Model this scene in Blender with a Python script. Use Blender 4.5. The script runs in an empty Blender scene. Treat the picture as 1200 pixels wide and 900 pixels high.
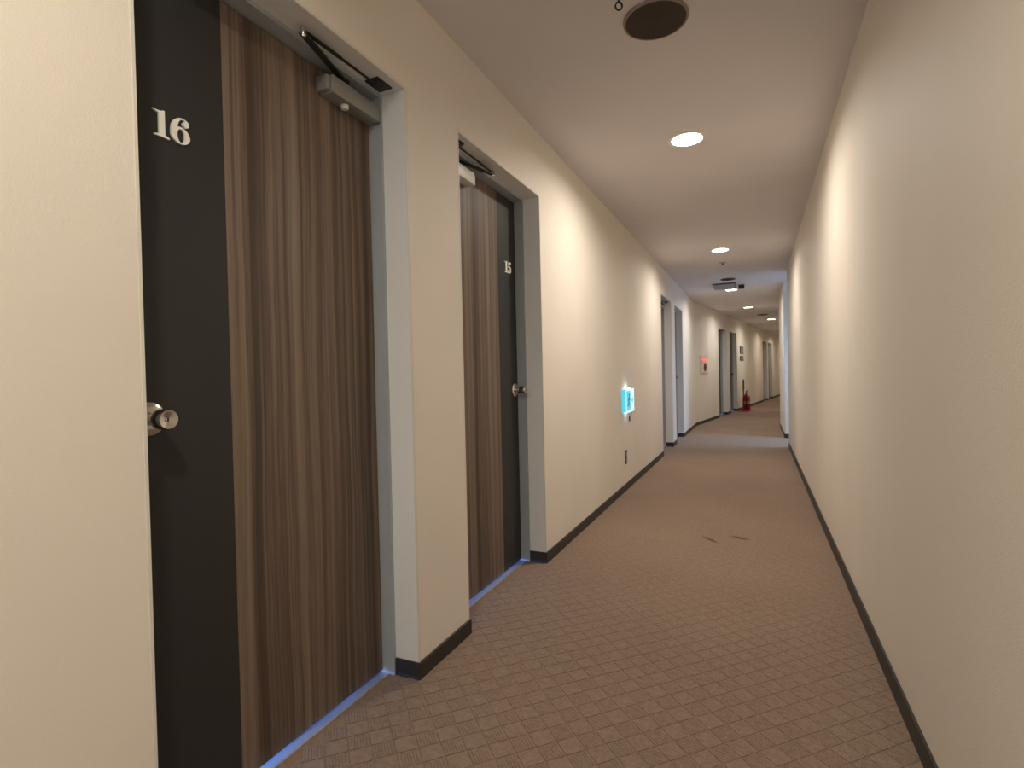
import bpy, bmesh, math, random
from mathutils import Vector, Matrix

random.seed(4)
scene = bpy.context.scene
C = scene.collection
H = 2.35                     # ceiling height
XL, XR = -1.0624, 0.384      # corridor wall planes
PI = math.pi

# ------------------------------------------------------------------ camera
cam_d = bpy.data.cameras.new('camera')
cam_d.sensor_width = 36.0
cam_d.lens = 36.0 * 628.5 / 1200.0
cam_d.clip_start = 0.02
cam = bpy.data.objects.new('camera', cam_d)
C.objects.link(cam)
_yaw, _pitch, _roll = 0.4278, -0.0150, -0.0219
_f = Vector((-math.sin(_yaw) * math.cos(_pitch), math.cos(_yaw) * math.cos(_pitch), math.sin(_pitch)))
_r0 = Vector((math.cos(_yaw), math.sin(_yaw), 0))
_u0 = _r0.cross(_f)
_r = math.cos(_roll) * _r0 + math.sin(_roll) * _u0
_u = math.cos(_roll) * _u0 - math.sin(_roll) * _r0
cam.matrix_world = Matrix(((_r.x, _u.x, -_f.x, 0), (_r.y, _u.y, -_f.y, 0), (_r.z, _u.z, -_f.z, 1.0315), (0, 0, 0, 1)))
scene.camera = cam

# ------------------------------------------------------------------ world, exposure, daylight
world = bpy.data.worlds.new('world')
scene.world = world
world.use_nodes = True
world.node_tree.nodes['Background'].inputs[0].default_value = (0.55, 0.72, 1.0, 1)
world.node_tree.nodes['Background'].inputs[1].default_value = 0.15
vs = scene.view_settings
vs.view_transform = 'Standard'
vs.look = 'None'
vs.gamma = 1.0
vs.use_curve_mapping = False
vs.exposure = 0.52

LAMP_W = 15.0                # downlight power
DAY_W = 185.0                # daylight outside the hall window
BACK_W = 21.0                # daylight behind the window at the near end
GAP_W = 14.0                  # daylight inside the rooms, seen under the doors


def area(name, loc, direction, sx, sy, power, col, shape='RECTANGLE', spread=PI):
    d = bpy.data.lights.new(name, 'AREA')
    d.shape = shape
    d.size = sx
    if shape in ('RECTANGLE', 'ELLIPSE'):
        d.size_y = sy
    d.energy = power
    d.color = col
    d.spread = spread
    o = bpy.data.objects.new(name, d)
    C.objects.link(o)
    o.location = loc
    o.rotation_euler = Vector(direction).to_track_quat('-Z', 'Y').to_euler()
    return o


area('window_daylight', (2.5, 8.5, 2.35), (-1, 0, -0.55), 0.9, 1.5, DAY_W, (0.36, 0.60, 1.0))
area('window_daylight', (-0.34, -3.32, 1.55), (0, 1, -0.05), 1.1, 1.3, BACK_W, (0.86, 0.93, 1.0))

# second stretch of corridor: it turns right by about eight degrees
O2 = Vector((XL, 10.75, 0))
D2 = Vector((0.14093649, 0.99001864, 0))
N2 = Vector((D2.y, -D2.x, 0))
RZ2 = -math.atan2(D2.x, D2.y)


# ------------------------------------------------------------------ materials
def mat(name, col, rough=0.6, metal=0.0, spec=0.5):
    m = bpy.data.materials.new(name)
    m.use_nodes = True
    b = m.node_tree.nodes['Principled BSDF']
    b.inputs['Base Color'].default_value = (*col, 1)
    b.inputs['Roughness'].default_value = rough
    b.inputs['Metallic'].default_value = metal
    b.inputs['Specular IOR Level'].default_value = spec
    return m


def nodes(m):
    return m.node_tree.nodes, m.node_tree.links, m.node_tree.nodes['Principled BSDF']


def noise(n, l, scale, vec, detail=3, rough=0.6):
    t = n.new('ShaderNodeTexNoise')
    t.inputs['Scale'].default_value = scale
    t.inputs['Detail'].default_value = detail
    t.inputs['Roughness'].default_value = rough
    l.new(vec, t.inputs['Vector'])
    return t


def mapping(n, l, scale, coord='Object'):
    tc = n.new('ShaderNodeTexCoord')
    mp = n.new('ShaderNodeMapping')
    mp.inputs['Scale'].default_value = scale
    l.new(tc.outputs[coord], mp.inputs['Vector'])
    return mp.outputs['Vector']


def ramp(n, l, fac, stops):
    r = n.new('ShaderNodeValToRGB')
    e = r.color_ramp.elements
    while len(e) < len(stops):
        e.new(0.5)
    for k, (p, c) in enumerate(stops):
        e[k].position = p
        e[k].color = (*c, 1)
    l.new(fac, r.inputs['Fac'])
    return r.outputs['Color']


def bump(n, l, b, height, strength, dist):
    bp = n.new('ShaderNodeBump')
    bp.inputs['Strength'].default_value = strength
    bp.inputs['Distance'].default_value = dist
    l.new(height, bp.inputs['Height'])
    l.new(bp.outputs['Normal'], b.inputs['Normal'])


def wall_mat(name, col, grain=(1, 1, 1), strength=0.26, rough=0.62):
    m = mat(name, col, rough, spec=0.35)
    n, l, b = nodes(m)
    v = mapping(n, l, grain)
    t = noise(n, l, 240, v, 3, 0.65)
    t2 = noise(n, l, 1.3, v, 2, 0.5)
    c = ramp(n, l, t2.outputs['Fac'], [(0.3, tuple(x * 0.96 for x in col)), (0.7, tuple(min(1, x * 1.03) for x in col))])
    l.new(c, b.inputs['Base Color'])
    bump(n, l, b, t.outputs['Fac'], strength, 0.004)
    return m


M = {}
M['wall'] = wall_mat('wallpaper', (0.815, 0.748, 0.657), (1, 1, 0.8))
M['ceiling'] = wall_mat('ceiling_paper', (0.71, 0.665, 0.655), (1, 1, 1), 0.2)
M['reveal'] = wall_mat('reveal_paint', (0.77, 0.775, 0.755), (1, 1, 1), 0.12, 0.5)
M['bead'] = mat('bead_paint', (0.72, 0.685, 0.61), 0.5)
M['frame'] = mat('frame_steel_paint', (0.37, 0.40, 0.425), 0.42)
M['base'] = mat('baseboard_vinyl', (0.030, 0.026, 0.022), 0.5)
M['charcoal'] = mat('charcoal_laminate', (0.030, 0.0295, 0.029), 0.5, spec=0.35)
M['chrome'] = mat('satin_steel', (0.62, 0.60, 0.55), 0.2, 1.0)
M['bore'] = mat('keyhole_dark', (0.01, 0.01, 0.01), 0.6)
M['closer'] = mat('closer_silver_paint', (0.30, 0.295, 0.27), 0.45, 0.35)
M['arm'] = mat('closer_arm_dark', (0.045, 0.042, 0.038), 0.4, 0.6)
M['thresh'] = mat('threshold_steel', (0.55, 0.57, 0.60), 0.35, 0.6)
M['digit'] = mat('ivory_digit', (0.93, 0.91, 0.85), 0.4)
M['white'] = mat('white_enamel', (0.78, 0.76, 0.72), 0.4)
M['ventrim'] = mat('vent_rim_brown', (0.26, 0.20, 0.165), 0.5)
M['vent'] = mat('vent_brown', (0.050, 0.036, 0.026), 0.75)
M['dark'] = mat('dark_plastic', (0.035, 0.032, 0.034), 0.5)
M['greyblue'] = mat('grey_blue_plastic', (0.22, 0.23, 0.26), 0.5)
M['grey'] = mat('grey_plastic', (0.42, 0.40, 0.37), 0.5)
M['red'] = mat('red_enamel', (0.26, 0.010, 0.026), 0.35)
M['label'] = mat('label_cream', (0.72, 0.66, 0.58), 0.5)
M['paper'] = mat('extinguisher_label', (0.42, 0.26, 0.25), 0.5)
M['rubber'] = mat('black_rubber', (0.012, 0.012, 0.012), 0.6)
M['alu'] = mat('window_aluminium', (0.50, 0.52, 0.54), 0.35, 0.7)


def emit(name, col, s, base=(0.8, 0.8, 0.8)):
    m = mat(name, base, 0.5)
    b = m.node_tree.nodes['Principled BSDF']
    b.inputs['Emission Color'].default_value = (*col, 1)
    b.inputs['Emission Strength'].default_value = s
    return m


M['sign_white'] = emit('sign_face_white', (0.74, 1.0, 0.97), 0.72, (0.1, 0.1, 0.1))
M['sign_cyan'] = emit('sign_face_cyan', (0.10, 0.66, 0.82), 0.66, (0.02, 0.1, 0.1))
M['sign_side'] = emit('sign_side_cyan', (0.10, 0.62, 0.80), 0.66, (0.02, 0.1, 0.1))
M['sign_slot'] = emit('sign_slot_glow', (0.78, 0.82, 1.0), 10.0)
M['sign_green'] = mat('sign_green', (0.0, 0.14, 0.16), 0.5)
M['lamp_red'] = emit('alarm_lamp_red', (1.0, 0.03, 0.07), 3.2, (0.3, 0.02, 0.02))

# pale frosted window pane: lets daylight through and scatters it
m = bpy.data.materials.new('frosted_pane')
m.use_nodes = True
n, l = m.node_tree.nodes, m.node_tree.links
n.remove(n['Principled BSDF'])
_t = n.new('ShaderNodeBsdfTransparent')
_s = n.new('ShaderNodeBsdfTranslucent')
_g = n.new('ShaderNodeBsdfGlossy')
_g.inputs['Roughness'].default_value = 0.15
_m1 = n.new('ShaderNodeMixShader')
_m1.inputs[0].default_value = 0.35
_m2 = n.new('ShaderNodeMixShader')
_m2.inputs[0].default_value = 0.05
l.new(_t.outputs[0], _m1.inputs[1])
l.new(_s.outputs[0], _m1.inputs[2])
l.new(_m1.outputs[0], _m2.inputs[1])
l.new(_g.outputs[0], _m2.inputs[2])
l.new(_m2.outputs[0], n['Material Output'].inputs['Surface'])
M['pane'] = m


def wood_mat():
    m = mat('walnut_laminate', (0.15, 0.1, 0.07), 0.48, spec=0.3)
    n, l, b = nodes(m)
    tc = n.new('ShaderNodeTexCoord')
    # slow sideways wander of the streaks
    wv = n.new('ShaderNodeMapping')
    wv.inputs['Scale'].default_value = (1, 5, 1.6)
    l.new(tc.outputs['Object'], wv.inputs['Vector'])
    wn = noise(n, l, 1.0, wv.outputs['Vector'], 2, 0.5)
    mul = n.new('ShaderNodeVectorMath')
    mul.operation = 'SCALE'
    mul.inputs['Scale'].default_value = 0.030
    l.new(wn.outputs['Color'], mul.inputs[0])
    add = n.new('ShaderNodeVectorMath')
    add.operation = 'ADD'
    l.new(tc.outputs['Object'], add.inputs[0])
    l.new(mul.outputs[0], add.inputs[1])
    cols = []
    for sc, loc in (((0, 15, 0.16), 1.7), ((0, 42, 0.35), 5.1), ((0, 120, 1.0), 9.3), ((0, 420, 7.0), 2.2)):
        mp = n.new('ShaderNodeMapping')
        mp.inputs['Scale'].default_value = sc
        mp.inputs['Location'].default_value = (loc, loc * 2, loc * 3)
        l.new(add.outputs[0], mp.inputs['Vector'])
        cols.append(noise(n, l, 1.0, mp.outputs['Vector'], 2, 0.5).outputs['Fac'])
    acc = None
    for c, w in zip(cols, (0.46, 0.35, 0.22, 0.13)):
        mm = n.new('ShaderNodeMath')
        mm.operation = 'MULTIPLY_ADD'
        mm.inputs[1].default_value = w
        l.new(c, mm.inputs[0])
        if acc is None:
            mm.inputs[2].default_value = -0.08
        else:
            l.new(acc, mm.inputs[2])
        acc = mm.outputs[0]
    col = ramp(n, l, acc, [(0.36, (0.072, 0.049, 0.036)), (0.46, (0.130, 0.092, 0.069)),
                           (0.53, (0.200, 0.146, 0.111)), (0.64, (0.270, 0.205, 0.160))])
    l.new(col, b.inputs['Base Color'])
    return m


M['wood'] = wood_mat()


def carpet_mat():
    m = mat('carpet_brown', (0.2, 0.14, 0.1), 0.95, spec=0.1)
    n, l, b = nodes(m)
    tc = n.new('ShaderNodeTexCoord')
    v = tc.outputs['Object']
    a = noise(n, l, 420, v, 2, 0.7)
    bb = noise(n, l, 60, v, 3, 0.6)
    big = noise(n, l, 1.6, v, 2, 0.5)
    mx = n.new('ShaderNodeMath')
    mx.operation = 'MULTIPLY_ADD'
    mx.inputs[1].default_value = 0.55
    l.new(a.outputs['Fac'], mx.inputs[0])
    m2 = n.new('ShaderNodeMath')
    m2.operation = 'MULTIPLY_ADD'
    m2.inputs[1].default_value = 0.35
    m2.inputs[2].default_value = -0.02
    l.new(bb.outputs['Fac'], m2.inputs[0])
    m3 = n.new('ShaderNodeMath')
    m3.operation = 'MULTIPLY_ADD'
    m3.inputs[1].default_value = 0.12
    l.new(big.outputs['Fac'], m3.inputs[0])
    l.new(m2.outputs[0], m3.inputs[2])
    l.new(m3.outputs[0], mx.inputs[2])
    col = ramp(n, l, mx.outputs[0], [(0.32, (0.185, 0.126, 0.092)), (0.5, (0.285, 0.205, 0.153)), (0.70, (0.385, 0.288, 0.22))])
    # two scuff marks down the corridor
    prev = col
    for (p, q, w) in (((-0.315, 3.56), (-0.20, 3.43), 0.020), ((-0.15, 3.62), (-0.03, 3.56), 0.026)):
        P, Q = Vector((*p, 0)), Vector((*q, 0))
        mp = n.new('ShaderNodeMapping')
        mp.vector_type = 'TEXTURE'
        mp.inputs['Location'].default_value = (P + Q) / 2
        mp.inputs['Rotation'].default_value = (0, 0, math.atan2(Q.y - P.y, Q.x - P.x))
        mp.inputs['Scale'].default_value = ((Q - P).length / 2, w, 1)
        wob = n.new('ShaderNodeVectorMath')
        wob.operation = 'SCALE'
        wob.inputs['Scale'].default_value = 0.03
        l.new(bb.outputs['Color'], wob.inputs[0])
        av = n.new('ShaderNodeVectorMath')
        l.new(v, av.inputs[0])
        l.new(wob.outputs[0], av.inputs[1])
        l.new(av.outputs[0], mp.inputs['Vector'])
        flat = n.new('ShaderNodeVectorMath')
        flat.operation = 'MULTIPLY'
        flat.inputs[1].default_value = (1, 1, 0)
        l.new(mp.outputs['Vector'], flat.inputs[0])
        ln = n.new('ShaderNodeVectorMath')
        ln.operation = 'LENGTH'
        l.new(flat.outputs[0], ln.inputs[0])
        mr = n.new('ShaderNodeMapRange')
        mr.inputs['From Min'].default_value = 0.35
        mr.inputs['From Max'].default_value = 1.15
        mr.inputs['To Min'].default_value = 0.75
        mr.inputs['To Max'].default_value = 0.0
        l.new(ln.outputs['Value'], mr.inputs['Value'])
        mixn = n.new('ShaderNodeMix')
        mixn.data_type = 'RGBA'
        l.new(mr.outputs[0], mixn.inputs['Factor'])
        l.new(prev, mixn.inputs['A'])
        mixn.inputs['B'].default_value = (0.07, 0.045, 0.03, 1)
        prev = mixn.outputs['Result']
    l.new(prev, b.inputs['Base Color'])
    bump(n, l, b, a.outputs['Fac'], 0.5, 0.004)
    return m


M['carpet'] = carpet_mat()


def mesh_mat():
    m = mat('vent_cloth', (0.050, 0.036, 0.026), 0.85)
    n, l, b = nodes(m)
    v = mapping(n, l, (1, 1, 1))
    t = n.new('ShaderNodeTexVoronoi')
    t.inputs['Scale'].default_value = 170
    l.new(v, t.inputs['Vector'])
    bump(n, l, b, t.outputs['Distance'], 0.6, 0.003)
    return m


M['mesh'] = mesh_mat()


# ------------------------------------------------------------------ mesh helpers
def obj(name, bm, material, parent=None, smooth=False, recalc=True):
    if recalc:
        bmesh.ops.recalc_face_normals(bm, faces=bm.faces[:])
    me = bpy.data.meshes.new(name)
    bm.to_mesh(me)
    bm.free()
    me.materials.append(M[material])
    if smooth:
        for p in me.polygons:
            p.use_smooth = True
        try:
            me.set_sharp_from_angle(angle=math.radians(38))
        except Exception:
            pass
    o = bpy.data.objects.new(name, me)
    C.objects.link(o)
    if parent is not None:
        o.parent = parent
    return o


def add_box(bm, x0, x1, y0, y1, z0, z1, bevel=0.0):
    vs_ = [bm.verts.new((x, y, z)) for x in (x0, x1) for y in (y0, y1) for z in (z0, z1)]
    q = [(0, 1, 3, 2), (4, 6, 7, 5), (0, 4, 5, 1), (2, 3, 7, 6), (0, 2, 6, 4), (1, 5, 7, 3)]
    fs = [bm.faces.new([vs_[i] for i in f]) for f in q]
    if bevel:
        es = list({e for f in fs for e in f.edges})
        bmesh.ops.bevel(bm, geom=es, offset=bevel, segments=2, profile=0.5, affect='EDGES')
    return vs_


def box_bm(*a, **k):
    bm = bmesh.new()
    add_box(bm, *a, **k)
    return bm


AX = {'x': (Vector((0, 1, 0)), Vector((0, 0, 1)), Vector((1, 0, 0))),
      'z': (Vector((1, 0, 0)), Vector((0, 1, 0)), Vector((0, 0, 1)))}


def add_lathe(bm, prof, axis='z', seg=24, centre=(0, 0, 0), cap=True):
    u, v, w = AX[axis]
    c0 = Vector(centre)
    rings = []
    for r, h in prof:
        if r < 1e-6:
            rings.append([bm.verts.new(c0 + w * h)])
        else:
            rings.append([bm.verts.new(c0 + (u * math.cos(2 * PI * k / seg) + v * math.sin(2 * PI * k / seg)) * r + w * h) for k in range(seg)])
    for A, B in zip(rings, rings[1:]):
        for k in range(seg):
            k2 = (k + 1) % seg
            if len(A) == 1 and len(B) > 1:
                bm.faces.new((A[0], B[k], B[k2]))
            elif len(B) == 1 and len(A) > 1:
                bm.faces.new((A[k], A[k2], B[0]))
            elif len(A) > 1:
                bm.faces.new((A[k], A[k2], B[k2], B[k]))
    if cap:
        for R_ in (rings[0], rings[-1]):
            if len(R_) > 2:
                bm.faces.new(R_)


def lathe_bm(prof, **k):
    bm = bmesh.new()
    add_lathe(bm, prof, **k)
    return bm


def add_bar(bm, p, q, w, t, up=(0, 0, 1)):
    """flat bar from p to q, w wide (sideways), t thick (along up)"""
    p, q, up = Vector(p), Vector(q), Vector(up)
    d = (q - p).normalized()
    s = d.cross(up).normalized() * (w / 2)
    n_ = s.cross(d).normalized() * (t / 2)
    a = [bm.verts.new(e + i * s + j * n_) for e in (p, q) for i in (-1, 1) for j in (-1, 1)]
    for f in ((0, 1, 3, 2), (4, 6, 7, 5), (0, 4, 5, 1), (2, 3, 7, 6), (0, 2, 6, 4), (1, 5, 7, 3)):
        bm.faces.new([a[i] for i in f])


def add_tube(bm, pts, r, seg=10):
    pts = [Vector(p) for p in pts]
    rings = []
    for k, p in enumerate(pts):
        d = (pts[min(k + 1, len(pts) - 1)] - pts[max(k - 1, 0)]).normalized()
        a = Vector((0, 0, 1)) if abs(d.z) < 0.9 else Vector((1, 0, 0))
        s = d.cross(a).normalized()
        t = d.cross(s)
        rings.append([bm.verts.new(p + (s * math.cos(2 * PI * j / seg) + t * math.sin(2 * PI * j / seg)) * r) for j in range(seg)])
    for A, B in zip(rings, rings[1:]):
        for j in range(seg):
            bm.faces.new((A[j], A[(j + 1) % seg], B[(j + 1) % seg], B[j]))
    bm.faces.new(rings[0])
    bm.faces.new(rings[-1])


def add_prism(bm, pts, axis, a, b):
    """extrude a closed outline; axis 'z': outline (x,y); axis 'x': outline (y,z)"""
    def P(p, h):
        return (p[0], p[1], h) if axis == 'z' else (h, p[0], p[1])
    A = [bm.verts.new(P(p, a)) for p in pts]
    B = [bm.verts.new(P(p, b)) for p in pts]
    bm.faces.new(A)
    bm.faces.new(B)
    for k in range(len(pts)):
        k2 = (k + 1) % len(pts)
        bm.faces.new((A[k], A[k2], B[k2], B[k]))
    return A, B


def empty(name, loc, rz=0.0):
    o = bpy.data.objects.new(name, None)
    C.objects.link(o)
    o.empty_display_size = 0.1
    o.location = loc
    o.rotation_euler = (0, 0, rz)
    return o


def tag(o, label=None, cat=None, group=None, kind=None):
    if label:
        o['label'] = label
    if cat:
        o['category'] = cat
    if group:
        o['group'] = group
    if kind:
        o['kind'] = kind
    return o


def place2(s, off=0.0, z=0.0):
    p = O2 + D2 * s + N2 * off
    return (p.x, p.y, z)


# ------------------------------------------------------------------ floor
bm = bmesh.new()
add_box(bm, -2.4, 5.2, -3.3, 28.5, -0.12, 0.0)
floor = obj('floor', bm, 'carpet')
tag(floor, 'brown carpeted corridor floor running away between the cream walls', 'floor', kind='structure')


def carpet_pile():
    """woven squares laid diagonally: ribbed ones and plain ones by turns, grooves between them"""
    S = 0.061
    R2 = math.sqrt(2)
    verts, faces = [], []

    def pad(cx, cy, du, dv, hu, hv, z, inset):
        # du, dv: unit directions; hu, hv: half sizes
        b = len(verts)
        for (k, zz) in ((0, -0.002), (1, z)):
            a_, c_ = hu - inset * k, hv - inset * k
            for i, j in ((-1, -1), (1, -1), (1, 1), (-1, 1)):
                verts.append((cx + du[0] * a_ * i + dv[0] * c_ * j, cy + du[1] * a_ * i + dv[1] * c_ * j, zz))
        faces.append((b + 4, b + 5, b + 6, b + 7))
        for k in range(4):
            k2 = (k + 1) % 4
            faces.append((b + k, b + k2, b + 4 + k2, b + 4 + k))

    eu = (1 / R2, 1 / R2)       # across the long joints
    ev = (1 / R2, -1 / R2)      # along the long joints
    for iu in range(-45, 60):
        for iv in range(-60, 40):
            uu = 0.529 + (iu + 0.5) * S * R2       # x + y
            vv = -2.097 + (iv + 0.5) * S * R2      # x - y
            x, y = (uu + vv) / 2, (uu - vv) / 2
            if not (-0.6 < y < 3.4 and -1.20 < x < XR + 0.03):
                continue
            if x < XL - 0.03 and not (0.66 < y < 1.50 or 1.89 < y < 2.72):
                continue
            if x < -1.145:
                continue
            jz = random.uniform(-0.0001, 0.0001)
            hs = max(0.15, min(1.0, 1.0 - (y - 1.3) / 1.9))     # the pile lies flatter down the corridor
            if (iu + iv) % 2:
                hr = max(0.0, min(1.0, 1.0 - (y - 1.2) / 1.0)) * 0.0012
                pad(x, y, eu, ev, S / 2 - 0.0018, S / 2 - 0.0018, (0.0019 + jz) * hs - hr, 0.0003)
                n_ = 7
                pitch = (S - 0.004) / n_
                for k in range(n_):
                    o_ = (k - (n_ - 1) / 2) * pitch
                    pad(x + eu[0] * o_, y + eu[1] * o_, eu, ev, pitch * 0.44, S / 2 - 0.0022, (0.0022 + jz) * hs, 0.0009)
            else:
                pad(x, y, eu, ev, S / 2 - 0.0018, S / 2 - 0.0018, (0.0021 + jz) * hs, 0.0005)
    me = bpy.data.meshes.new('carpet_pile')
    me.from_pydata(verts, [], faces)
    me.update()
    me.materials.append(M['carpet'])
    o = bpy.data.objects.new('carpet_pile', me)
    C.objects.link(o)
    o.parent = floor
    tag(o, kind='stuff')


carpet_pile()

# ------------------------------------------------------------------ walls
OPEN_1 = [(0.640, 1.515), (1.865, 2.735), (6.810, 7.680), (8.030, 8.900)]
OPEN_2 = [(2.110, 3.010), (3.410, 4.310), (9.000, 9.900), (10.300, 11.300)]
DOOR_H = 2.005
T = 0.24


def wall_with_openings(name, ya, yb, openings, loc, rz, label):
    pts = [(ya, 0)]
    for a, b in openings:
        pts += [(a, 0), (a, DOOR_H), (b, DOOR_H), (b, 0)]
    pts += [(yb, 0), (yb, H), (ya, H)]
    bm = bmesh.new()
    A, B = add_prism(bm, pts, 'x', 0.0, -T)
    bm.edges.ensure_lookup_table()
    es = []
    n_ = len(pts)
    for k in range(n_):
        p, q = pts[k], pts[(k + 1) % n_]
        inner = (p[0] == q[0] and p[0] not in (ya, yb)) or (p[1] == q[1] == DOOR_H)
        if inner:
            e = bm.edges.get((A[k], A[(k + 1) % n_]))
            if e:
                es.append(e)
    bmesh.ops.bevel(bm, geom=es, offset=0.003, segments=2, profile=0.5, affect='EDGES')
    o = obj(name, bm, 'wall')
    o.location = loc
    o.rotation_euler = (0, 0, rz)
    return tag(o, label, 'wall', kind='structure')


wall_with_openings('wall_left', -3.0, 10.75, OPEN_1, (XL, 0, 0), 0,
                   'cream papered wall with doors 16 and 15 and the glowing sign')
wall_with_openings('wall_left', 0.0, 16.2, OPEN_2, O2, RZ2,
                   'far cream wall past the bend with fire alarm and extinguisher')

# long plain wall on the other side, ends at the little hall
bm = bmesh.new()
add_prism(bm, [(XR, -3.0), (1.40, -3.0), (1.40, 8.00), (XR, 8.00), (XR, 2.860), (XR - 0.0022, 2.835), (XR - 0.0004, 2.800), (XR - 0.0004, 2.735), (XR - 0.0030, 2.700), (XR, 2.610)], 'z', 0, H)
for v_ in bm.verts:      # the papered seam bulges only towards the ceiling
    if v_.co.z < 0.01 and v_.co.x < XR:
        v_.co.x = XR
tag(obj('wall_right', bm, 'wall'), 'long bare cream wall opposite the doors, with light streaks', 'wall', kind='structure')
# wall beyond the little hall, follows the bend
e1 = Vector((XR, 10.9, 0)) + D2 * 17.2
bm = bmesh.new()
add_prism(bm, [(XR, 9.10), (1.40, 9.10), (1.40, 10.3), (e1.x + 0.6, e1.y), (e1.x, e1.y), (XR, 10.9)], 'z', 0, H)
bmesh.ops.bevel(bm, geom=[e for e in bm.edges if all(abs(v.co.x - XR) < 1e-5 and abs(v.co.y - 9.1) < 1e-5 for v in e.verts)],
                offset=0.006, segments=3, profile=0.5, affect='EDGES')
tag(obj('wall_right', bm, 'wall'), 'narrow strip of far wall beside the blue daylight', 'wall', kind='structure')
# end wall of the corridor and wall behind the camera
bm = bmesh.new()
add_box(bm, -0.3, 1.9, 0, 0.2, 0, H)
o = obj('wall_end', bm, 'wall')
o.location = place2(16.0)
o.rotation_euler = (0, 0, RZ2)
tag(o, 'end wall closing the far corridor', 'wall', kind='structure')
bm = bmesh.new()
add_box(bm, XL - T, 1.40, -3.2, -3.0, 0, 0.85)
add_box(bm, XL - T, 1.40, -3.2, -3.0, 2.10, H)
add_box(bm, XL - T, -0.86, -3.2, -3.0, 0.85, 2.10)
add_box(bm, 0.18, 1.40, -3.2, -3.0, 0.85, 2.10)
tag(obj('wall_back', bm, 'wall'), 'wall with a window closing the near end of the corridor', 'wall', kind='structure')
win = empty('window_2', (-0.34, -3.0, 0.85))
tag(win, 'wide window behind the viewer at the near end', 'window', kind='structure')
bm = bmesh.new()
for (a, b, c, d) in ((-0.52, -0.48, 0, 1.25), (0.48, 0.52, 0, 1.25), (-0.48, 0.48, 0, 0.05), (-0.48, 0.48, 1.20, 1.25), (-0.02, 0.02, 0.05, 1.20)):
    add_box(bm, a, b, -0.13, -0.08, c, d)
obj('window_frame', bm, 'alu', win)
for a, b in ((-0.48, -0.02), (0.02, 0.48)):
    obj('pane', box_bm(a, b, -0.107, -0.103, 0.05, 1.20), 'pane', win)
# window wall of the little hall: below, above and beside the window
WX = 1.30
WY0, WY1, WZ0, WZ1 = 8.08, 9.02, 0.42, 1.92
bm = bmesh.new()
add_box(bm, WX, 1.40, 8.00, 9.10, 0, WZ0)
add_box(bm, WX, 1.40, 8.00, 9.10, WZ1, H)
add_box(bm, WX, 1.40, 8.00, WY0, WZ0, WZ1)
add_box(bm, WX, 1.40, WY1, 9.10, WZ0, WZ1)
tag(obj('wall_hall', bm, 'wall'), 'window wall of the side hall round the corner', 'wall', kind='structure')
win = empty('window_1', (WX, WY0, WZ0))
tag(win, 'tall window of the side hall throwing blue daylight', 'window', kind='structure')
bm = bmesh.new()
w_, h_ = WY1 - WY0, WZ1 - WZ0
for (a, b, c, d) in ((0, 0.04, 0, h_), (w_ - 0.04, w_, 0, h_), (0.04, w_ - 0.04, 0, 0.05), (0.04, w_ - 0.04, h_ - 0.05, h_), (w_ / 2 - 0.02, w_ / 2 + 0.02, 0.05, h_ - 0.05)):
    add_box(bm, 0.03, 0.08, a, b, c, d)
obj('window_frame', bm, 'alu', win)
for a, b in ((0.04, w_ / 2 - 0.02), (w_ / 2 + 0.02, w_ - 0.04)):
    obj('pane', box_bm(0.053, 0.057, a, b, 0.05, h_ - 0.05), 'pane', win)

# ------------------------------------------------------------------ ceiling with recessed downlights
LIGHTS = [(-0.340, -2.95), (-0.340, 0.020), (-0.340, 3.205), (-0.340, 6.275), (-0.350, 9.430), (-0.133, 12.197),
          (0.371, 15.408), (0.80, 18.5), (1.24, 21.6), (1.68, 24.7)]
LCOL = [(1.0, 0.925, 0.785)] * 2 + [(1.0, 0.92, 0.81)] + [(1.0, 0.915, 0.82), (1.0, 0.95, 0.88), (1.0, 0.96, 0.90), (1.0, 0.94, 0.83)] + [(1.0, 0.88, 0.70)] * 3
LPOW = [0.8, 0.72, 0.82, 0.78, 0.62, 0.55, 0.55, 0.45, 0.45, 0.45]
LR = 0.088
outer = [(-1.35, -3.1), (1.42, -3.1), (1.42, 10.3), (e1.x + 0.6, e1.y + 0.2), (e1.x - 1.8, e1.y + 0.4), (-1.35, 10.9)]
cu = bpy.data.curves.new('ceiling_outline', 'CURVE')
cu.dimensions = '2D'
cu.fill_mode = 'BOTH'
cu.extrude = 0.06
for L in [outer] + [[(x + LR * math.cos(2 * PI * k / 32), y + LR * math.sin(2 * PI * k / 32)) for k in range(32)] for x, y in LIGHTS]:
    sp = cu.splines.new('POLY')
    sp.points.add(len(L) - 1)
    for pt, (x, y) in zip(sp.points, L):
        pt.co = (x, y, 0, 1)
    sp.use_cyclic_u = True
co = bpy.data.objects.new('ceiling_outline', cu)
C.objects.link(co)
bpy.context.view_layer.update()
bm = bmesh.new()
bm.from_mesh(co.evaluated_get(bpy.context.evaluated_depsgraph_get()).to_mesh())
bpy.data.objects.remove(co)
bpy.data.curves.remove(cu)
bmesh.ops.remove_doubles(bm, verts=bm.verts[:], dist=1e-5)
bmesh.ops.translate(bm, vec=(0, 0, H + 0.06), verts=bm.verts[:])
ceiling = obj('ceiling', bm, 'ceiling')
tag(ceiling, 'flat pale ceiling with a row of downlights', 'ceiling', kind='structure')

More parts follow.
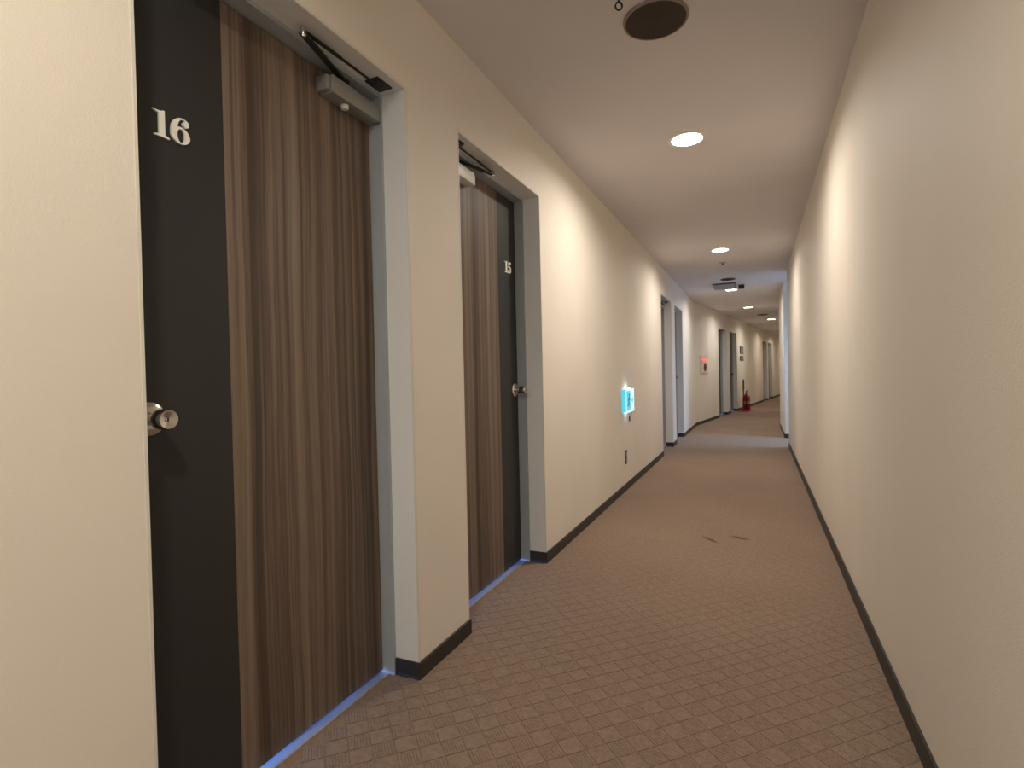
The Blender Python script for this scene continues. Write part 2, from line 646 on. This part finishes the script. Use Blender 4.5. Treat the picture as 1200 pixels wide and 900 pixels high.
LAB = ['recessed round downlight behind the viewer near the back wall',
       'recessed round downlight overhead, above door 16',
       'largest glowing downlight, beyond the big brown ceiling vent',
       'second glowing downlight, in front of the small sprinkler head',
       'glowing downlight just behind the grey-blue ceiling box',
       'glowing downlight between the grey-blue box and the bend',
       'last visible glowing downlight, where the corridor bends away',
       'downlight past the bend near the farthest pair of doors',
       'downlight near the end of the corridor past the bend',
       'downlight closest to the end wall of the corridor']
for i, ((x, y), col) in enumerate(zip(LIGHTS, LCOL)):
    key = 'lens%d' % i
    M[key] = emit('downlight_lens', tuple(0.35 + 0.65 * c for c in col), 9.0)
    t = empty('downlight', (x, y, H))
    tag(t, LAB[i], 'ceiling light', 'downlights along the corridor ceiling')
    # trim ring sits just under the ceiling and lines the can
    obj('trim_ring', lathe_bm([(LR - 0.003, 0.0), (LR - 0.004, -0.003), (LR + 0.004, -0.005), (LR + 0.016, -0.003), (LR + 0.017, 0.0)], seg=32, cap=False), 'white', t, True)
    obj('housing', lathe_bm([(LR - 0.003, 0.0), (LR - 0.006, 0.045), (LR - 0.006, 0.10), (0.0, 0.10)], seg=32, cap=False), 'white', t, True)
    obj('lens', lathe_bm([(0.0, 0.012), (0.045, 0.013), (0.070, 0.018), (0.080, 0.026), (0.080, 0.050)], seg=32), key, t, True)
    area('downlight_lamp', (x, y, H + 0.0095), (0, 0, -1), 0.13, 0.13, LAMP_W * LPOW[i], col, 'DISK', math.radians(166))

# ------------------------------------------------------------------ baseboards
BT = 0.007


def base_run(name, ya, yb, loc, rz, label, ra=True, rb=True, h=0.060, depth=0.094):
    bm = bmesh.new()
    pts = []
    if ra:
        pts += [(0.0, ya), (-depth, ya), (-depth, ya - BT), (BT, ya - BT)]
    else:
        pts += [(0.0, ya), (BT, ya)]
    if rb:
        pts += [(BT, yb + BT), (-depth, yb + BT), (-depth, yb), (0.0, yb)]
    else:
        pts += [(BT, yb), (0.0, yb)]
    A, B = add_prism(bm, pts, 'z', 0.0, h)
    fl = [v for v in A]
    # rounded upper edge
    es = [e for e in bm.edges if all(abs(v.co.z - h) < 1e-6 for v in e.verts)]
    bmesh.ops.bevel(bm, geom=es, offset=0.002, segments=1, profile=0.5, affect='EDGES')
    o = obj(name, bm, 'base')
    o.location = loc
    o.rotation_euler = (0, 0, rz)
    return tag(o, label, 'baseboard', kind='structure')


L1 = (XL, 0, 0)
base_run('baseboard_left', -3.0, 0.640, L1, 0, 'dark vinyl baseboard before door 16', False, True)
base_run('baseboard_left', 1.515, 1.865, L1, 0, 'dark vinyl baseboard on the pier between doors 16 and 15')
base_run('baseboard_left', 2.735, 6.810, L1, 0, 'long dark vinyl baseboard under the glowing sign')
base_run('baseboard_left', 7.680, 8.030, L1, 0, 'dark baseboard on the pier of the middle pair of doors')
base_run('baseboard_left', 8.900, 10.75, L1, 0, 'dark baseboard just before the bend', True, False)
base_run('baseboard_left', 0.0, 2.110, O2, RZ2, 'dark baseboard under the fire alarm', False, True)
base_run('baseboard_left', 3.010, 3.410, O2, RZ2, 'dark baseboard on the pier of the doors past the alarm')
base_run('baseboard_left', 4.310, 9.000, O2, RZ2, 'dark baseboard behind the fire extinguisher')
base_run('baseboard_left', 9.900, 10.300, O2, RZ2, 'dark baseboard on the pier of the farthest doors')
base_run('baseboard_left', 11.300, 16.0, O2, RZ2, 'dark baseboard at the far end of the corridor', True, False)
bm = bmesh.new()
add_prism(bm, [(XR, -3.0), (XR - BT, -3.0), (XR - BT, 8.00 + BT), (WX, 8.00 + BT), (WX, 8.00), (XR, 8.00)], 'z', 0, 0.070)
tag(obj('baseboard_right', bm, 'base'), 'dark baseboard along the long bare wall', 'baseboard', kind='structure')
e2 = e1 - N2 * BT
bm = bmesh.new()
add_prism(bm, [(WX, 9.10), (WX, 9.10 - BT), (XR - BT, 9.10 - BT), (XR - BT, 10.9), (e2.x, e2.y), (e1.x, e1.y), (XR, 10.9), (XR, 9.10)], 'z', 0, 0.062)
tag(obj('baseboard_right', bm, 'base'), 'dark baseboard at the foot of the far wall strip', 'baseboard', kind='structure')


# ------------------------------------------------------------------ serif digits (local: u to the viewer's right, v up, height 1)
def arc(cx, cy, rx, ry, a0, a1, n_=18):
    return [(cx + rx * math.cos(math.radians(a0 + (a1 - a0) * k / n_)), cy + ry * math.sin(math.radians(a0 + (a1 - a0) * k / n_))) for k in range(n_ + 1)]


def strip_between(A, B):
    return [(A[k], A[k + 1], B[k + 1], B[k]) for k in range(len(A) - 1)]


def digit_polys(ch):
    if ch == '1':
        return 0.60, [[(0.0, 0.96), (0.0, 0.92), (0.13, 0.87), (0.21, 0.87), (0.21, 0.74), (0.44, 0.74), (0.44, 1.0), (0.37, 1.0), (0.28, 0.945), (0.14, 0.94)],
                      [(0.21, 0.10), (0.44, 0.10), (0.44, 0.74), (0.21, 0.74)],
                      [(0.03, 0.0), (0.61, 0.0), (0.61, 0.045), (0.44, 0.10), (0.21, 0.10), (0.03, 0.045)]]
    if ch == '6':
        P = strip_between(arc(0.37, 0.325, 0.37, 0.325, 0, 360, 36), arc(0.385, 0.315, 0.150, 0.265, 0, 360, 36))
        P += strip_between(arc(0.44, 0.45, 0.44, 0.55, 195, 52, 20), arc(0.47, 0.46, 0.245, 0.505, 195, 60, 20))
        P.append(arc(0.575, 0.80, 0.125, 0.115, 0, 340, 17))
        return 0.76, P
    if ch == '5':
        P = strip_between(arc(0.30, 0.325, 0.37, 0.325, 140, -165, 26), arc(0.26, 0.325, 0.170, 0.275, 140, -165, 26))
        P.append([(0.07, 1.0), (0.07, 0.45), (0.115, 0.45), (0.155, 0.80), (0.155, 1.0)])
        P.append([(0.07, 1.0), (0.155, 0.80), (0.52, 0.80), (0.62, 1.0)])
        P.append(arc(0.10, 0.185, 0.115, 0.105, 0, 340, 17))
        return 0.68, P
    return 0, []


def digit_bm(ch, size, u0, z0, x0, x1, wide=1.0):
    """digit on the door face; viewed from +x the reading direction runs along +y"""
    w, P = digit_polys(ch)
    bm = bmesh.new()
    for k, poly in enumerate(P):
        # strokes overlap, so each stands a hair prouder than the one before
        add_prism(bm, [(u0 + p[0] * size * wide, z0 + p[1] * size) for p in poly], 'x', x0, x1 + 0.00003 * k)
    return bm, w * size * wide


# ------------------------------------------------------------------ doors
FD = -0.094      # front of the steel frame, behind the wall plane
LD = -0.143      # face of the leaf


def make_door(num, loc, rz, w, hinge_right, stripe, label, knob_u, digits=None, digit_u=0.1, closer=True, body=0.245, finish='closer'):
    d = empty('door_%d' % num, loc, rz)
    tag(d, label, 'door', kind='structure')
    hgt = DOOR_H
    # painted reveal lining and corner bead
    bm = bmesh.new()
    add_box(bm, FD, -0.003, 0.0, 0.002, 0.0, hgt)
    add_box(bm, FD, -0.003, w - 0.002, w, 0.0, hgt)
    add_box(bm, FD, -0.003, 0.002, w - 0.002, hgt - 0.002, hgt)
    obj('reveal_lining', bm, 'reveal', d)
    bm = bmesh.new()
    add_box(bm, -0.003, 0.0016, -0.0045, 0.0018, 0.060, hgt + 0.0075)
    add_box(bm, -0.003, 0.0016, w - 0.0018, w + 0.0075, 0.060, hgt + 0.0075)
    add_box(bm, -0.003, 0.0016, 0.0018, w - 0.0018, hgt - 0.0018, hgt + 0.0075)
    obj('corner_bead', bm, 'bead', d)
    # steel frame with the rebate behind the leaf
    bm = bmesh.new()
    add_box(bm, -T, FD, 0.0, 0.013, 0.0, hgt)
    add_box(bm, -T, FD, w - 0.013, w, 0.0, hgt)
    add_box(bm, -T, FD, 0.013, w - 0.013, hgt - 0.015, hgt)
    add_box(bm, -T, LD - 0.041, 0.013, 0.032, 0.0, hgt - 0.015)
    add_box(bm, -T, LD - 0.041, w - 0.032, w - 0.013, 0.0, hgt - 0.015)
    add_box(bm, -T, LD - 0.041, 0.032, w - 0.032, hgt - 0.034, hgt - 0.015)
    obj('door_frame', bm, 'frame', d)
    # leaf: charcoal stripe on the latch side, walnut on the hinge side
    a, b = 0.016, w - 0.016
    top = hgt - 0.020
    if hinge_right:
        cut = stripe
        c0, c1, w0, w1 = a, cut, cut, b
    else:
        cut = w - stripe
        c0, c1, w0, w1 = cut, b, a, cut
    obj('leaf_core', box_bm(LD - 0.040, LD - 0.004, a, b, 0.013, top), 'charcoal', d)
    obj('stripe_panel', box_bm(LD - 0.004, LD, c0, c1 - 0.0006, 0.013, top, bevel=0.0008), 'charcoal', d)['label'] = 'charcoal stripe along the latch side'
    obj('wood_panel', box_bm(LD - 0.004, LD, w0, w1, 0.013, top, bevel=0.0008), 'wood', d)['label'] = 'brown walnut-look panel with upright grain'
    obj('threshold', box_bm(-T, LD + 0.026, 0.013, w - 0.013, 0.0, 0.0045, bevel=0.001), 'thresh', d)
    # knob with rose
    k = obj('knob', lathe_bm([(0.0125, 0.004), (0.0125, 0.020), (0.0185, 0.030), (0.0215, 0.040), (0.0225, 0.056), (0.0222, 0.064), (0.0200, 0.069),
                              (0.0185, 0.0688), (0.0045, 0.0640), (0.0040, 0.0655), (0.0, 0.0655)], axis='x', seg=32, centre=(LD, knob_u, 0.955)), 'chrome', d, True)
    obj('rose', lathe_bm([(0.037, 0.0), (0.037, 0.003), (0.033, 0.007), (0.018, 0.0095), (0.013, 0.0095)], axis='x', seg=32, centre=(LD, knob_u, 0.955)), 'chrome', k, True)
    obj('keyhole', box_bm(LD + 0.0655, LD + 0.0668, knob_u - 0.0013, knob_u + 0.0013, 0.951, 0.959), 'bore', k)
    # door closer near the hinge, parallel arm folded to the soffit
    if closer:
        s = -1.0 if hinge_right else 1.0
        h0 = w if hinge_right else 0.0

        def Y(v):
            return h0 + s * v
        bm = bmesh.new()
        y0, y1 = sorted((Y(0.022), Y(body)))
        add_box(bm, LD, LD + 0.054, y0, y1, 1.902, 1.957, bevel=0.005)
        c = obj('door_closer', bm, finish, d, True)
        bm = bmesh.new()
        ye0, ye1 = sorted((Y(body), Y(body + 0.017)))
        add_box(bm, LD, LD + 0.047, ye0, ye1, 1.907, 1.952, bevel=0.004)
        obj('end_cap', bm, finish, c, True)
        obj('valve_cap', lathe_bm([(0.0, -0.014), (0.010, -0.013), (0.0125, -0.009), (0.0125, 0.0)], seg=20, centre=(LD + 0.027, Y(0.165), 1.902)), 'white', c, True)
        obj('spindle', lathe_bm([(0.012, 0.0), (0.012, 0.014), (0.017, 0.014), (0.017, 0.022), (0.0, 0.022)], seg=20, centre=(LD + 0.027, Y(0.165), 1.957)), 'arm', c, True)
        elbow = Vector((LD + 0.098, Y(0.402), 1.975))
        bm = bmesh.new()
        add_bar(bm, (LD + 0.027, Y(0.155), 1.975), elbow + Vector((0, s * 0.006, 0)), 0.019, 0.006)
        obj('main_arm', bm, 'arm', c)
        bm = bmesh.new()
        p0, p1 = elbow + Vector((0, s * -0.004, 0.008)), Vector((LD + 0.096, Y(0.085), 1.986))
        mid = p0.lerp(p1, 0.45)
        add_bar(bm, p0, mid, 0.012, 0.004)
        add_bar(bm, mid + (p0 - mid) * 0.08, p1, 0.008, 0.004)
        obj('forearm', bm, 'arm', c)
        obj('elbow_pin', lathe_bm([(0.0, -0.012), (0.006, -0.010), (0.008, -0.004), (0.008, 0.014), (0.005, 0.019), (0.0, 0.020)], seg=16, centre=elbow), 'chrome', c, True)
        bm = bmesh.new()
        yb0, yb1 = sorted((Y(0.030), Y(0.105)))
        add_box(bm, LD + 0.060, LD + 0.112, yb0, yb1, hgt - 0.007, hgt - 0.002)
        yb0, yb1 = sorted((Y(0.070), Y(0.100)))
        add_box(bm, LD + 0.086, LD + 0.106, yb0, yb1, hgt - 0.024, hgt - 0.006)
        obj('soffit_bracket', bm, 'arm', c)
    if digits:
        u = digit_u
        for ch in digits:
            bm, adv = digit_bm(ch, 0.060, u, 1.583, LD, LD + 0.0045)
            obj('digit', bm, 'digit', d)['label'] = 'ivory serif numeral %s' % ch
            u += adv + 0.004
    # daylight of the room behind, it escapes under the leaf
    q = Matrix.Rotation(rz, 4, 'Z')
    p = Vector(loc) + q @ Vector((-0.62, w / 2, 0.05))
    area('room_daylight', p, q @ Vector((1, 0, -0.03)), w - 0.1, 0.09, GAP_W, (0.10, 0.30, 1.0))
    return d


make_door(1, (XL, 0.640, 0), 0, 0.875, True, 0.297, 'large near door numbered 16, charcoal stripe beside walnut panel', 0.093, '16', 0.120)
make_door(2, (XL, 1.865, 0), 0, 0.870, False, 0.237, 'door numbered 15, walnut panel then narrow charcoal stripe', 0.812, '15', 0.712, True, 0.305, 'white')
make_door(3, (XL, 6.810, 0), 0, 0.870, True, 0.297, 'first recessed door past the glowing sign, seen edge-on', 0.093)
make_door(4, (XL, 8.030, 0), 0, 0.870, False, 0.237, 'second recessed door past the glowing sign, last before the bend', 0.812)
make_door(5, place2(2.110), RZ2, 0.900, True, 0.297, 'recessed door just past the red fire alarm', 0.093)
make_door(6, place2(3.410), RZ2, 0.900, False, 0.237, 'recessed door just before the two wall plates', 0.84)
make_door(7, place2(9.000), RZ2, 0.900, True, 0.297, 'far recessed door beyond the fire extinguisher', 0.093)
make_door(8, place2(10.300), RZ2, 1.000, False, 0.237, 'farthest visible recessed door of the corridor', 0.94)

# ------------------------------------------------------------------ glowing guidance sign low on the wall
s = empty('guidance_sign', (XL, 4.605, 0.690))
tag(s, 'glowing cyan and white exit guidance sign low on the cream wall', 'exit sign')
SW, SH, SD = 0.325, 0.205, 0.040
obj('housing', box_bm(0.0, SD - 0.003, 0, SW, 0.004, SH - 0.004, bevel=0.003), 'sign_side', s)
fr = obj('face', box_bm(SD - 0.003, SD, 0.0, SW, 0.0, SH, bevel=0.001), 'sign_white', s)
obj('cyan_field', box_bm(SD, SD + 0.0012, 0.014, 0.165, 0.016, SH - 0.016), 'sign_cyan', s)
# running figure and arrow, printed marks standing a hair proud
bm = bmesh.new()
X0, X1 = SD + 0.0012, SD + 0.002
add_prism(bm, [(0.118 + p[0], 0.150 + p[1]) for p in arc(0, 0, 0.013, 0.013, 0, 330, 11)], 'x', X0, X1)
for p, q, w in (((0.112, 0.135), (0.098, 0.090), 0.020), ((0.112, 0.130), (0.140, 0.112), 0.009), ((0.140, 0.112), (0.152, 0.124), 0.008), ((0.106, 0.128), (0.080, 0.118), 0.009),
                ((0.080, 0.118), (0.072, 0.098), 0.008), ((0.098, 0.092), (0.128, 0.072), 0.012), ((0.128, 0.072), (0.124, 0.040), 0.010),
                ((0.096, 0.090), (0.080, 0.062), 0.012), ((0.080, 0.062), (0.048, 0.060), 0.010)):
    add_bar(bm, (X0 + 0.0005, *p), (X0 + 0.0005, *q), w, 0.0010, up=(1, 0, 0))
obj('running_figure', bm, 'sign_green', s)
bm = bmesh.new()
add_prism(bm, [(0.190, 0.092), (0.240, 0.092), (0.240, 0.066), (0.292, 0.103), (0.240, 0.140), (0.240, 0.114), (0.190, 0.114)], 'x', SD, SD + 0.0012)
obj('arrow', bm, 'sign_cyan', s)
obj('light_slot', box_bm(0.026, 0.034, 0.09, SW - 0.12, SH - 0.0035, SH + 0.002), 'sign_slot', s)
obj('light_slot', box_bm(0.026, 0.034, 0.09, SW - 0.12, -0.002, 0.0045), 'sign_slot', s)
# small plates below it
k = empty('wall_plate', (XL, 4.897, 0.622))
tag(k, 'tiny dark oval plate just below the glowing sign', 'wall plate')
bm = bmesh.new()
add_prism(bm, arc(0, 0, 0.016, 0.026, 0, 345, 23), 'x', 0.0, 0.006)
obj('plate', bm, 'dark', k)
obj('screw_head', lathe_bm([(0.004, 0.006), (0.004, 0.008), (0.0, 0.009)], axis='x', seg=12), 'chrome', k, True)
k = empty('wall_outlet', (XL, 4.72, 0.292))
tag(k, 'dark upright socket plate low on the wall above the baseboard', 'outlet')
obj('cover_plate', box_bm(0.0, 0.007, -0.036, 0.036, -0.060, 0.060, bevel=0.002), 'dark', k)
for z in (-0.026, 0.026):
    sk = obj('socket', box_bm(0.007, 0.010, -0.017, 0.017, z - 0.018, z + 0.018, bevel=0.001), 'grey', k)
    bm = bmesh.new()
    for y in (-0.006, 0.006):
        add_box(bm, 0.010, 0.0106, y - 0.0012, y + 0.0012, z - 0.006, z + 0.006)
    obj('slots', bm, 'bore', sk)


# ------------------------------------------------------------------ ceiling fittings
def vent(x, y, r, label):
    v = empty('ceiling_vent', (x, y, H))
    tag(v, label, 'ceiling vent', 'round brown ceiling vents')
    obj('rim', lathe_bm([(r + 0.001, 0.0), (r, -0.006), (r - 0.003, -0.008), (r - 0.008, -0.008), (r - 0.012, -0.005)], seg=48, cap=False), 'ventrim', v, True)
    bm = bmesh.new()
    add_lathe(bm, [(r - 0.009, 0.0), (r - 0.009, -0.008), (r * 0.6, -0.0105), (0.0, -0.0115)], seg=48)
    obj('mesh_disc', bm, 'mesh', v, True)
    bm = bmesh.new()
    for k in range(1, 7):
        rr = (r - 0.012) * k / 7
        z = -0.0115 + 0.0035 * (rr / r) ** 2
        add_lathe(bm, [(rr - 0.002, z + 0.001), (rr, z - 0.0012), (rr + 0.002, z + 0.001)], seg=48, cap=False)
    obj('ring_rib', bm, 'vent', v, True)


vent(-0.324, 2.072, 0.1185, 'large round brown vent in the ceiling, nearest the viewer')
vent(-0.353, 8.300, 0.105, 'round dark vent just before the grey-blue ceiling box')
vent(0.150, 14.00, 0.125, 'round dark vent just before the last visible downlight')

h = empty('ceiling_hook', (-0.4190, 1.885, H))
tag(h, 'small black ring hanging from the ceiling beside the large vent', 'hook')
obj('hook_base', lathe_bm([(0.011, 0.0), (0.010, -0.004), (0.004, -0.006)], seg=16), 'dark', h, True)
bm = bmesh.new()
add_tube(bm, [(0, 0, -0.005), (0, 0, -0.026)], 0.0035, 8)
obj('stem', bm, 'rubber', h, True)
bm = bmesh.new()
ring = [(0.0105 * math.cos(a), 0.0105 * 0.45 * math.cos(a), -0.038 + 0.0135 * math.sin(a)) for a in [2 * PI * k / 20 for k in range(21)]]
add_tube(bm, ring, 0.0033, 8)
obj('ring', bm, 'rubber', h, True)

p = empty('sprinkler', (-0.352, 7.0, H))
tag(p, 'small ceiling sprinkler head just past the second downlight', 'sprinkler')
obj('escutcheon', lathe_bm([(0.040, 0.0), (0.039, -0.004), (0.024, -0.009), (0.010, -0.010)], seg=24), 'grey', p, True)
obj('body', lathe_bm([(0.009, -0.008), (0.009, -0.016), (0.005, -0.022), (0.0, -0.022)], seg=16), 'arm', p, True)
obj('deflector', lathe_bm([(0.0, -0.022), (0.020, -0.023), (0.020, -0.026), (0.0, -0.026)], seg=20), 'arm', p, True)

b = empty('ceiling_box', (-0.425, 8.92, H))
tag(b, 'shallow grey-blue box on the ceiling behind the second vent', 'ceiling box')
obj('housing', box_bm(-0.165, 0.165, -0.28, 0.28, -0.020, 0.0, bevel=0.005), 'greyblue', b)
bm = bmesh.new()
for k in range(7):
    y = -0.21 + k * 0.07
    add_box(bm, -0.14, 0.14, y - 0.014, y + 0.014, -0.023, -0.019)
sl = obj('louvre_slats', bm, 'grey', b)
obj('front_band', box_bm(-0.155, 0.155, -0.284, -0.279, -0.015, -0.005), 'dark', b)
b = empty('ceiling_detector', (-0.190, 8.95, H))
tag(b, 'small dark square detector beside the grey-blue ceiling box', 'detector')
obj('detector_body', box_bm(-0.042, 0.042, -0.045, 0.045, -0.060, -0.008, bevel=0.006), 'dark', b)
obj('mounting_plate', box_bm(-0.048, 0.048, -0.052, 0.052, -0.008, 0.0), 'grey', b)

# ------------------------------------------------------------------ fittings on the far wall past the bend
a = empty('fire_alarm', place2(0.70, 0, 1.18), RZ2)
tag(a, 'fire alarm panel with glowing red lamps before the doors past the bend', 'fire alarm')
obj('panel', box_bm(0.0, 0.022, -0.30, 0.30, -0.18, 0.18, bevel=0.004), 'label', a)
for y in (-0.175, 0.155):
    lp = obj('alarm_lamp', lathe_bm([(0.030, 0.022), (0.030, 0.030), (0.025, 0.042), (0.014, 0.050), (0.0, 0.053)], axis='x', seg=20, centre=(0, y, 0.085)), 'lamp_red', a, True)
    obj('lamp_base', lathe_bm([(0.042, 0.0215), (0.042, 0.027), (0.036, 0.028)], axis='x', seg=20, centre=(0, y, 0.085)), 'chrome', lp, True)
bt = obj('push_button', lathe_bm([(0.085, 0.022), (0.085, 0.032), (0.070, 0.040), (0.066, 0.034), (0.0, 0.034)], axis='x', seg=28, centre=(0, 0.0, -0.055)), 'red', a, True)
obj('button_cover', lathe_bm([(0.045, 0.034), (0.045, 0.040), (0.0, 0.041)], axis='x', seg=24, centre=(0, 0.0, -0.055)), 'dark', bt, True)

for (y0, y1, z0, z1, lab) in ((4.76, 5.22, 1.490, 1.680, 'upper and larger dark plate on the wall past the bend'),
                              (4.74, 5.20, 1.310, 1.430, 'lower and smaller dark plate on the wall past the bend')):
    g = empty('notice_plate', place2((y0 + y1) / 2, 0, (z0 + z1) / 2), RZ2)
    tag(g, lab, 'wall sign', 'dark plates above the fire extinguisher')
    hw, hh = (y1 - y0) / 2, (z1 - z0) / 2
    obj('plate_frame', box_bm(0.0, 0.018, -hw, hw, -hh, hh, bevel=0.003), 'dark', g)
    obj('plate_face', box_bm(0.018, 0.020, -hw + 0.03, hw - 0.03, -hh + 0.02, hh - 0.02), 'greyblue', g)

# extinguisher stand: tray, pole and a narrow sign board
st = empty('extinguisher_stand', place2(4.42, 0.18), RZ2)
tag(st, 'red floor stand with tall thin pole and small dark board', 'stand')
bm = bmesh.new()
add_box(bm, -0.13, 0.13, -0.36, 0.34, 0.0, 0.018, bevel=0.006)
obj('tray', bm, 'red', st)
bm = bmesh.new()
add_tube(bm, [(0, -0.30, 0.015), (0, -0.30, 0.585)], 0.016, 12)
obj('pole', bm, 'red', st, True)
bm = bmesh.new()
add_prism(bm, [(-0.345, 0.56), (-0.255, 0.56), (-0.24, 0.60), (-0.24, 0.76), (-0.275, 0.82), (-0.345, 0.79)], 'x', -0.012, 0.012)
obj('sign_board', bm, 'dark', st)
ex = empty('fire_extinguisher', place2(4.52, 0.18, 0.018), RZ2)
tag(ex, 'red fire extinguisher standing on the tray of the red stand', 'fire extinguisher')
obj('cylinder', lathe_bm([(0.085, 0.0), (0.092, 0.010), (0.092, 0.30), (0.086, 0.345), (0.060, 0.38), (0.030, 0.40), (0.024, 0.42)], seg=28), 'red', ex, True)
obj('label_band', lathe_bm([(0.0925, 0.16), (0.0930, 0.16), (0.0930, 0.23), (0.0925, 0.23)], seg=28, cap=False), 'paper', ex, True)['label'] = 'cream paper label'
obj('valve', lathe_bm([(0.024, 0.415), (0.028, 0.42), (0.028, 0.445), (0.016, 0.455), (0.016, 0.475), (0.0, 0.475)], seg=18), 'chrome', ex, True)
bm = bmesh.new()
add_bar(bm, (0, -0.02, 0.468), (0, 0.12, 0.505), 0.026, 0.010)
add_bar(bm, (0, -0.02, 0.455), (0, 0.11, 0.450), 0.026, 0.010)
obj('lever', bm, 'rubber', ex)
bm = bmesh.new()
add_tube(bm, [(0, -0.025, 0.435), (0.01, -0.080, 0.425), (0.02, -0.115, 0.37), (0.02, -0.118, 0.25), (0.02, -0.112, 0.12)], 0.011, 10)
add_tube(bm, [(0.02, -0.112, 0.14), (0.02, -0.112, 0.07)], 0.017, 10)
obj('hose', bm, 'rubber', ex, True)
